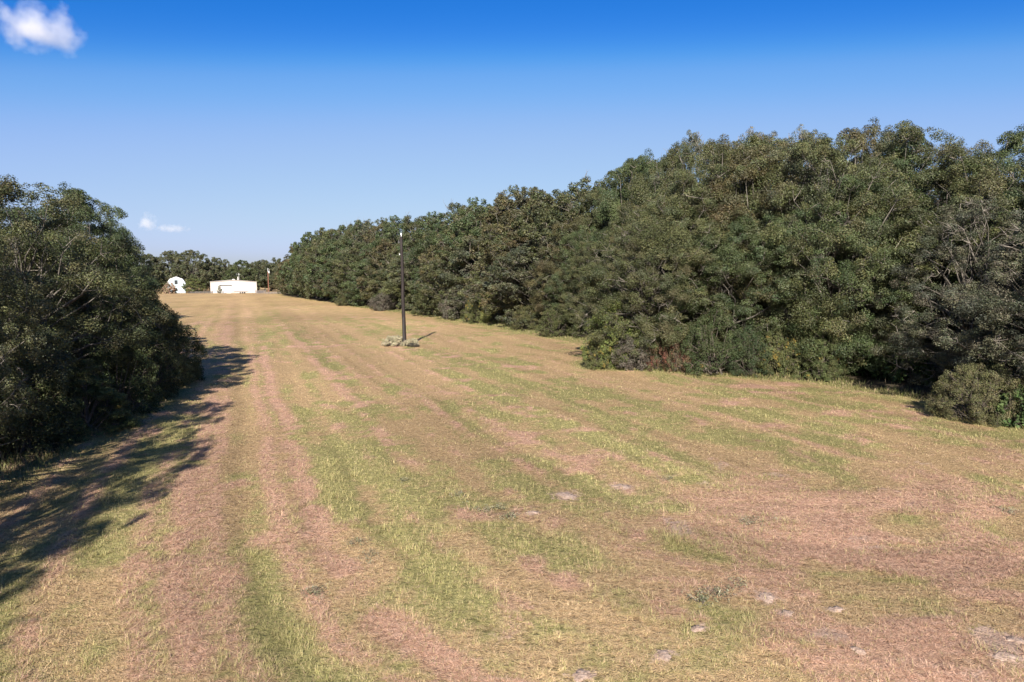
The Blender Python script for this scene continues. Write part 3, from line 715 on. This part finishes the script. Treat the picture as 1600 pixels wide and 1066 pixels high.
# ------------------------------------------------------------------ rank grass and weeds along the foot of the woods (uncountable)
def undergrowth():
    rng = np.random.default_rng(44); V, C = [], []
    for edge, sgn, y0, y1 in ((edge_r, 1, 18, 150), (edge_l, -1, 16, 60)):
        ys = np.linspace(y0, y1, 4000); xs = edge(ys); s = np.concatenate([[0], np.cumsum(np.hypot(np.diff(xs), np.diff(ys)))])
        n = int(s[-1] * 420); t = rng.uniform(0, s[-1], n)
        y = np.interp(t, s, ys) + rng.normal(size=n) * 0.35; x = np.interp(t, s, xs) + sgn * (rng.normal(size=n) * 0.75 + 0.35)
        k = fbm(x * 0.5, y * 0.5, 201, 3) + rng.normal(size=n) * 0.08 > 0.44; x, y = x[k], y[k]; n = len(x)
        hgt = fbm(x * 0.7, y * 0.7, 202, 3); wd = np.clip(y / 30, 0.8, 4)
        L = rng.uniform(0.12, 0.38, n) * (0.4 + 1.1 * hgt) * np.clip(0.6 + 0.35 * sgn * (x - edge(y)), 0.4, 1.4)
        az = rng.uniform(0, 6.283, n); el = np.clip(rng.normal(1.05, 0.3, n), 0.2, 1.5)
        d = np.stack([np.cos(az) * np.cos(el), np.sin(az) * np.cos(el), np.sin(el)], 1)
        sd = np.stack([-np.sin(az), np.cos(az), np.zeros(n)], 1) * (rng.uniform(0.006, 0.014, n) * wd)[:, None]
        r = np.stack([x, y, ground_z(x, y) - 0.01], 1); m = r + d * (L * 0.5)[:, None]
        V.append(np.stack([r, m + sd, r + d * L[:, None], m - sd], 1))
        f = rng.random(n)[:, None]; c = np.array([0.11, 0.14, 0.04]) * (1 - f) + np.array([0.25, 0.22, 0.10]) * f
        C.append(np.where((rng.random(n) < 0.18)[:, None], np.array([[0.34, 0.26, 0.16]]), c))
    V = np.concatenate(V); C = np.concatenate(C)
    me = np_mesh('undergrowth', V.reshape(-1, 3), np.arange(len(V) * 4).reshape(-1, 4), M_SHRUB, False, np.concatenate([C, np.ones((len(C), 1))], 1))
    tag(mobj('undergrowth', me), 'rank green grass and weeds along the foot of the woods', 'undergrowth', kind='stuff')
undergrowth()

# ------------------------------------------------------------------ the black pole in the field
def ring(mb, x, y, z, r, h, sides=10): mb.tube([(x, y, z), (x, y, z + h)], [r, r], sides)
def black_pole():
    x, y = G(632, 541); Hp = CAM_H + (YH - 366) * y / FOC
    root = empty('utility_pole', (x, y, gz(x, y)))
    root.rotation_euler = (0, math.radians(-0.9), 0)
    k = 9; zs = np.linspace(-0.4, Hp - 0.25, k)
    mb = MB(); mb.tube([(0.015 * math.sin(z * 1.3), 0.01 * math.cos(z), z) for z in zs], np.linspace(0.165, 0.105, k), 16)
    mobj('shaft', mb.mesh('shaft', M_POLE, True), root)
    mb = MB(); ring(mb, 0, 0, Hp - 0.26, 0.03, 0.16, 8); ring(mb, 0, 0, Hp - 0.10, 0.075, 0.05); ring(mb, 0, 0, Hp - 0.05, 0.055, 0.07)
    mobj('insulator', mb.mesh('insulator', M_PORCELAIN, True), root)
    mb = MB(); mb.box(-0.24, -0.10, -0.035, 0.035, Hp - 0.75, Hp - 0.66); mb.box(-0.26, -0.20, -0.03, 0.03, Hp - 0.82, Hp - 0.55)
    mobj('bracket', mb.mesh('bracket', M_DARKSTEEL), root)
    mb = MB(); mb.tube([(-0.19, 0, Hp - 1.75), (-0.19, 0, Hp - 1.6)], [0.03, 0.03], 8); mb.box(-0.2, -0.1, -0.02, 0.02, Hp - 1.70, Hp - 1.66)
    mobj('spool_insulator', mb.mesh('spool_insulator', M_STEEL), root)
    mb = MB(); mb.box(-0.02, 0.02, -0.20, -0.16, 0.05, 2.4)
    mobj('ground_wire_guard', mb.mesh('ground_wire_guard', M_DARKSTEEL), root)
    tag(root, 'tall black wooden pole standing alone in the middle of the field', 'pole')
    shrub('sage', x - 0.75, y + 0.2, 0.78, 1.15, 'pale grey-green weed clump left of the foot of the black pole', 'weed_clump')
    shrub('sage', x + 0.62, y - 0.1, 0.62, 0.6, 'small pale weed clump right of the foot of the black pole', 'weed_clump')
    shrub('grey', x + 0.8, y - 0.7, 0.3, 0.45, 'low brown tuft just in front of the black pole', 'weed_clump')
black_pole()

def brown_pole(x, y, Hp, label, side):
    root = empty('utility_pole', (x, y, 0))
    mb = MB(); mb.tube([(0, 0, z) for z in (-0.5, Hp * 0.5, Hp * 0.86)], [0.19, 0.16, 0.14], 10)
    mobj('shaft', mb.mesh('shaft', M_BROWNPOLE, True), root)
    mb = MB(); mb.tube([(0, 0, Hp * 0.86), (0, 0, Hp)], [0.10, 0.09], 8)
    mobj('top_pin', mb.mesh('top_pin', M_STEEL, True), root)
    mb = MB(); ring(mb, side * 0.42, 0, Hp * 0.80, 0.26, 0.75, 12); ring(mb, side * 0.42, 0, Hp * 0.80 + 0.75, 0.12, 0.18, 8); mb.box(min(0, side * 0.3), max(0, side * 0.3), -0.05, 0.05, Hp * 0.84, Hp * 0.87)
    mobj('transformer', mb.mesh('transformer', M_STEEL), root)
    mb = MB(); mb.tube([(side * 0.42, 0, Hp * 0.80 + 0.9), (side * 0.55, 0, Hp * 0.93), (side * 0.3, 0, Hp * 0.99)], [0.03, 0.03, 0.03], 5)
    mobj('jumper_wire', mb.mesh('jumper_wire', M_STEEL), root)
    tag(root, label, 'pole', 'small brown poles far off')
brown_pole((420.5 - 800) * 262 / FOC, 262, 9.6, 'brown utility pole with a grey transformer right of the white building', 1)
brown_pole(-56.4, 190, 9.2, 'brown utility pole half sunk in the foliage of the far wood', 1)

# ------------------------------------------------------------------ white metal building
def white_building():
    d = 267.0; k = d / FOC
    cx = (366.5 - 800) * k; w = 66 * k / 2
    root = empty('metal_building', (cx, d, 0), math.radians(23))
    ze, zp, dep = 4.35, 5.0, 22.0
    mb = MB(); mb.prism([(-w, -0.2), (w, -0.2), (w, ze), (0, zp), (-w, ze)], 0, dep)
    mobj('wall', mb.mesh('wall', M_WHITE), root)
    for i in range(15):                                        # wall sheets' raised ribs
        x = -w + 0.6 + i * (2 * w - 1.2) / 14
        if -4.5 < x < -0.6: continue
        mb = MB(); mb.box(x - 0.05, x + 0.05, -0.05, 0.003, 0, ze - 0.1)
        mobj('wall_rib', mb.mesh('wall_rib', M_WHITE), root)
    mb = MB(); t = 0.12
    mb.prism([(-w - 0.25, ze + 0.0), (0, zp + 0.02), (w + 0.25, ze + 0.0), (w + 0.25, ze + t), (0, zp + t + 0.05), (-w - 0.25, ze + t)], -0.25, dep + 0.25)
    rf = mobj('roof', mb.mesh('roof', M_WHITE), root)
    mb = MB(); mb.prism([(-0.5, zp + 0.1), (0.5, zp + 0.1), (0.35, zp + 0.5), (-0.35, zp + 0.5)], 1, 5)
    mobj('ridge_vent', mb.mesh('ridge_vent', M_WHITE), rf)
    mb = MB(); ring(mb, 1.75, 6, zp - 0.1, 0.22, 1.3, 10); ring(mb, 1.75, 6, zp + 1.2, 0.32, 0.15, 10)
    mobj('flue', mb.mesh('flue', M_WHITE, True), rf)
    mb = MB(); ring(mb, 2.1, 6, zp - 0.1, 0.05, 2.9, 6); mb.box(1.7, 2.5, 5.97, 6.03, zp + 2.2, zp + 2.28); mb.box(1.85, 2.35, 5.97, 6.03, zp + 2.55, zp + 2.62)
    mobj('antenna', mb.mesh('antenna', M_STEEL), rf)
    x0, x1, h = (348.5 - 366.5) * k, (362.5 - 366.5) * k, 2.85
    mb = MB()
    for i in range(7): mb.box(x0, x1, -0.10, 0.02, 0.02 + i * h / 7, (i + 1) * h / 7 - 0.02)
    mobj('door', mb.mesh('door', M_DOORWHITE), root)
    mb = MB(); mb.box(x0 - 0.5, x1 + 0.15, -0.30, 0.02, h + 0.02, h + 0.30)  # header bar whose dark colour paints the shadow line above the door
    mobj('door_header_shade', mb.mesh('door_header_shade', M_TRIM_SHADE), root)
    for s in (-1, 1):
        mb = MB(); mb.box(s * w - 0.12, s * w + 0.12, -0.06, 0.12, 0, ze)
        mobj('corner_trim', mb.mesh('corner_trim', M_WHITE), root)
    tag(root, 'low white metal building with a shallow gable roof at the far end of the field', 'building')
    return cx, d, k
BX, BD, BK = white_building()

def barn():
    d = 266.0; k = d / FOC
    X_ = lambda px: (px - 277.0) * k
    Z_ = lambda py: CAM_H + (YH - py) * d / FOC
    root = empty('gambrel_barn', ((277.0 - 800) * k, d, 0), math.radians(24))
    prof = [(X_(264.3), -0.2), (X_(289.6), -0.2), (X_(289.6), Z_(444)), (X_(285.6), Z_(436.8)), (X_(277), Z_(433)), (X_(268.2), Z_(436.8)), (X_(264.3), Z_(444))]
    mb = MB(); mb.prism(prof, 0, 8.0); mobj('wall', mb.mesh('wall', M_BARN), root)
    mb = MB(); e = prof[2:]; t = 0.16
    o = [(x * 1.05, z + t) for x, z in e]
    mb.prism([e[4], e[3], e[2], e[1], e[0], o[0], o[1], o[2], o[3], o[4]], -0.2, 8.2)
    mobj('roof', mb.mesh('roof', M_DOORWHITE), root)
    wx, wz = X_(276.8), Z_(441)
    mb = MB(); mb.box(wx - 0.52, wx + 0.52, -0.09, 0.02, wz - 0.75, wz + 0.75)
    wi = mobj('window', mb.mesh('window', M_TRIM_SHADE), root)
    for sx in (-1, 1):
        for sz in (-1, 1):
            mb = MB(); mb.box(wx + sx * 0.23 - 0.19, wx + sx * 0.23 + 0.19, -0.11, -0.05, wz + sz * 0.38 - 0.32, wz + sz * 0.38 + 0.32)
            mobj('pane', mb.mesh('pane', M_GLASS), wi)
    mb = MB()
    mb.box(X_(281.5), X_(287), -0.08, 0.02, 0.05, 2.2)
    mobj('door', mb.mesh('door', M_DOORWHITE), root)
    tag(root, 'pale blue gambrel-roofed barn with one small dark window', 'barn')
    shrub('pink', (266 - 800) * 258 / FOC, 258, 3.9, 2.3, 'pinkish shrub in front of the pale blue barn', color=(1.0, 1.0, 1.0))
    shrub('dark', (344.5 - 800) * 262 / FOC, 262, 3.0, 0.9, 'thin dark shrub left of the white building door')
barn()
xg = (304 - 800) * 264 / FOC
place_tree('oak_tree', PROTO['g'], xg, 264, H0, 5.6, 0.70, 0.5, 'low round yellow-green tree between the barn and the white building', 'tree', None, (1.5, 1.6, 1.1))

def board_fence(x0, x1, y, h, label, n, mat):
    root = empty('fence', (x0, y, 0)); L = x1 - x0
    for i in range(n + 1):
        mb = MB(); x = L * i / n; mb.box(x - 0.07, x + 0.07, -0.07, 0.07, -0.2, h + 0.12); mobj('post', mb.mesh('post', mat), root)
    for j in range(4):
        z = h * (j + 0.6) / 4
        mb = MB(); mb.box(-0.1, L + 0.1, -0.11, -0.075, z - h * 0.085, z + h * 0.085); mobj('rail', mb.mesh('rail', mat), root)
    tag(root, label, 'fence')
board_fence((400.5 - 800) * 260 / FOC, (416 - 800) * 260 / FOC, 260, 1.15, 'low grey board fence right of the white building', 4, M_FENCE)
board_fence((296 - 800) * 261 / FOC, (333 - 800) * 261 / FOC, 261, 0.8, 'low dark fence between the barn and the white building', 6, M_TRIM_SHADE)
board_fence((416 - 800) * 257 / FOC, (440 - 800) * 257 / FOC, 257, 0.7, 'low wooden fence running from the brown pole to the wood', 5, M_FENCE)

def trailer():
    x0, x1, y = (367 - 800) * 258 / FOC, (386 - 800) * 258 / FOC, 258
    root = empty('flatbed_trailer', (x0, y, 0)); L = x1 - x0
    mb = MB(); mb.box(0, L, 0, 1.9, 0.55, 0.72); mobj('deck', mb.mesh('deck', M_FENCE), root)
    mb = MB(); mb.box(0, L, -0.05, 0.0, 0.72, 0.80); mb.box(-1.2, 0, 0.85, 1.05, 0.5, 0.62); mobj('drawbar', mb.mesh('drawbar', M_DARKSTEEL), root)
    for xx in (L * 0.5, L * 0.68):
        for yy in (-0.2, 1.9):
            mb = MB(); mb.tube([(xx, yy, 0.27), (xx, yy + 0.2, 0.27)], [0.27, 0.27], 14); mobj('wheel', mb.mesh('wheel', M_TRIM_SHADE), root)
    tag(root, 'low grey flatbed trailer parked in front of the white building', 'trailer')
trailer()

# ------------------------------------------------------------------ pale soil mounds and weeds in the near field
def mound_mesh(seed, r, h):
    rng = np.random.default_rng(seed); nr, ns = 7, 18; V = [(0, 0, h)]; F3, F4 = [], []
    for i in range(1, nr + 1):
        t = i / nr
        for j in range(ns):
            a = 2 * math.pi * j / ns; q = r * t * (1 + 0.3 * math.sin(2 * a + seed) * t + 0.18 * math.sin(5 * a + seed * 2) * t + 0.13 * rng.normal())
            V.append((q * math.cos(a), q * math.sin(a), h * (1 - t ** 1.6) + rng.normal() * h * 0.16 - 0.012 * (i == nr)))
    for j in range(ns): F3.append((0, 1 + j, 1 + (j + 1) % ns))
    for i in range(nr - 1):
        for j in range(ns):
            a = 1 + i * ns + j; b = 1 + i * ns + (j + 1) % ns; F4.append((a, a + ns, b + ns, b))
    return np_mesh('soil_mound', np.array(V), [np.array(F3), np.array(F4)], M_SAND, True)
for i, (px, py, r, lab) in enumerate(MOUNDS):
    x, y = G(px, py); o = mobj('soil_mound', mound_mesh(i + 3, r * 0.66, 0.012 + 0.06 * r), None, (x, y, gz(x, y) + 0.004))
    tag(o, lab, 'soil mound', 'pale soil mounds in the mown field')

def weed_mesh(seed):
    rng = np.random.default_rng(seed)
    k = 22; cp = np.stack([rng.normal(size=k) * 0.15, rng.normal(size=k) * 0.15, rng.uniform(0.03, 0.16, k)], 1)
    co = cp / (np.linalg.norm(cp, axis=1)[:, None]); cr = rng.uniform(0.05, 0.10, k)
    V, C = leaves_for(rng, cp, cr, co, 12, 0.045, 0.017, tints=A_([[0.24, 0.23, 0.15], [0.28, 0.26, 0.18], [0.18, 0.18, 0.10]]), up=0.3)
    fol = np_mesh('leaves', V.reshape(-1, 3), np.arange(len(V) * 4).reshape(-1, 4), M_SHRUB, False, np.concatenate([C, np.ones((len(C), 1))], 1))
    mb = MB()
    for i in range(k): mb.tube([(0, 0, -0.03), cp[i] * A_([0.6, 0.6, 0.5]), cp[i]], [0.005, 0.004, 0.002], 4)
    return fol, mb.mesh('stalks', M_STEM)
WM = [weed_mesh(5), weed_mesh(6), weed_mesh(7)]
WEEDS = [(560, 848, 1.0, 'grey-green weed left of the bottom centre, beside the reddish windrow'), (576, 870, 1.0, 'grey-green weed just below the one beside the windrow'),
         (484, 930, 1.2, 'grey weed at lower left among green grass'), (716, 778, 1.1, 'grey weed at the left of the weed patch in the middle of the field'),
         (752, 800, 1.3, 'grey-green weed in the middle of the field weed patch'), (800, 812, 1.2, 'grey-green weed at the right of the field weed patch'),
         (778, 796, 1.0, 'small grey weed between two larger ones in the field weed patch'), (1180, 822, 1.3, 'lone grey-green weed right of the picture centre'),
         (1098, 948, 1.2, 'grey-green weed left end of the lower right weed strip'), (1122, 935, 1.3, 'grey-green weed in the middle of the lower right weed strip'),
         (1146, 922, 1.1, 'grey-green weed right end of the lower right weed strip'), (628, 752, 1.0, 'small grey weed up the field left of the centre'),
         (1040, 752, 1.0, 'low weed right of the farthest soil mound'), (1572, 800, 1.2, 'dark weed near the right picture edge')]
for i, (px, py, s, lab) in enumerate(WEEDS):
    x, y = G(px, py); root = empty('weed', (x, y, gz(x, y) - 0.02), i * 1.3); root.scale = (s * 0.75, s * 0.75, s * 0.62)
    f, st = WM[i % 3]
    o = mobj('leaves', f, root); o['kind'] = 'stuff'; o.color = (1, 1, 1, 1)
    mobj('stalks', st, root); tag(root, lab, 'weed', 'grey-green weeds in the mown field')

# ------------------------------------------------------------------ clouds (real volumes, far away)
def cloud(px, py, dist, sx, sy, sz, dens, label, seed, thr=0.42):
    u, v = (px - 800) / FOC, (533 - py) / FOC; c, s = math.cos(PITCH), math.sin(PITCH)
    p = Vector((u, c + v * s, -s + v * c)).normalized() * dist + Vector((0, 0, CAM_H))
    bpy_mesh = MB(); bpy_mesh.box(-1, 1, -1, 1, -1, 1)
    m = bpy.data.materials.new('cloud_vapour'); m.use_nodes = True; n, l = m.node_tree.nodes, m.node_tree.links
    n.remove(n['Principled BSDF']); out = n['Material Output']
    pv = n.new('ShaderNodeVolumePrincipled'); pv.inputs['Color'].default_value = (1, 1, 1, 1); pv.inputs['Anisotropy'].default_value = 0.0
    tc = n.new('ShaderNodeTexCoord')
    ln = n.new('ShaderNodeVectorMath'); ln.operation = 'LENGTH'; l.new(tc.outputs['Object'], ln.inputs[0])
    mp = n.new('ShaderNodeMapping'); mp.inputs['Location'].default_value = (seed, seed * 0.7, 0); mp.inputs['Scale'].default_value = (1.15 * sx / sz, 1.15 * sy / sz, 1.15)
    l.new(tc.outputs['Object'], mp.inputs[0])
    nz = n.new('ShaderNodeTexNoise'); nz.inputs['Scale'].default_value = 1.0; nz.inputs['Detail'].default_value = 5; nz.inputs['Roughness'].default_value = 0.55
    l.new(mp.outputs[0], nz.inputs['Vector'])
    def mt(op, a, b):
        t = n.new('ShaderNodeMath'); t.operation = op
        for i, q in enumerate((a, b)):
            if isinstance(q, (int, float)): t.inputs[i].default_value = q
            else: l.new(q, t.inputs[i])
        return t.outputs[0]
    val = mt('SUBTRACT', mt('SUBTRACT', mt('MULTIPLY', nz.outputs[0], 1.9), mt('MULTIPLY', ln.outputs['Value'], 0.85)), thr - 0.2)
    t = n.new('ShaderNodeMath'); t.operation = 'MAXIMUM'; l.new(mt('MULTIPLY', val, dens), t.inputs[0]); t.inputs[1].default_value = 0
    l.new(t.outputs[0], pv.inputs['Density']); l.new(pv.outputs[0], out.inputs['Volume'])
    o = mobj('cloud', bpy_mesh.mesh('cloud', m)); o.location = p; o.scale = (sx, sy, sz)
    o.rotation_euler = (0, 0, -math.atan2(p.x, p.y))
    tag(o, label, 'cloud')
cloud(58, 43, 2600, 134, 95, 72, 0.018, 'small white cloud high in the upper left of the sky', 2.3)
cloud(231, 347, 3200, 40, 45, 42, 0.02, 'tiny white cloud just above the end of the left-hand wood', 5.1)
cloud(268, 357, 3300, 80, 50, 20, 0.012, 'faint wisp of cloud right of the tiny white one', 7.7)
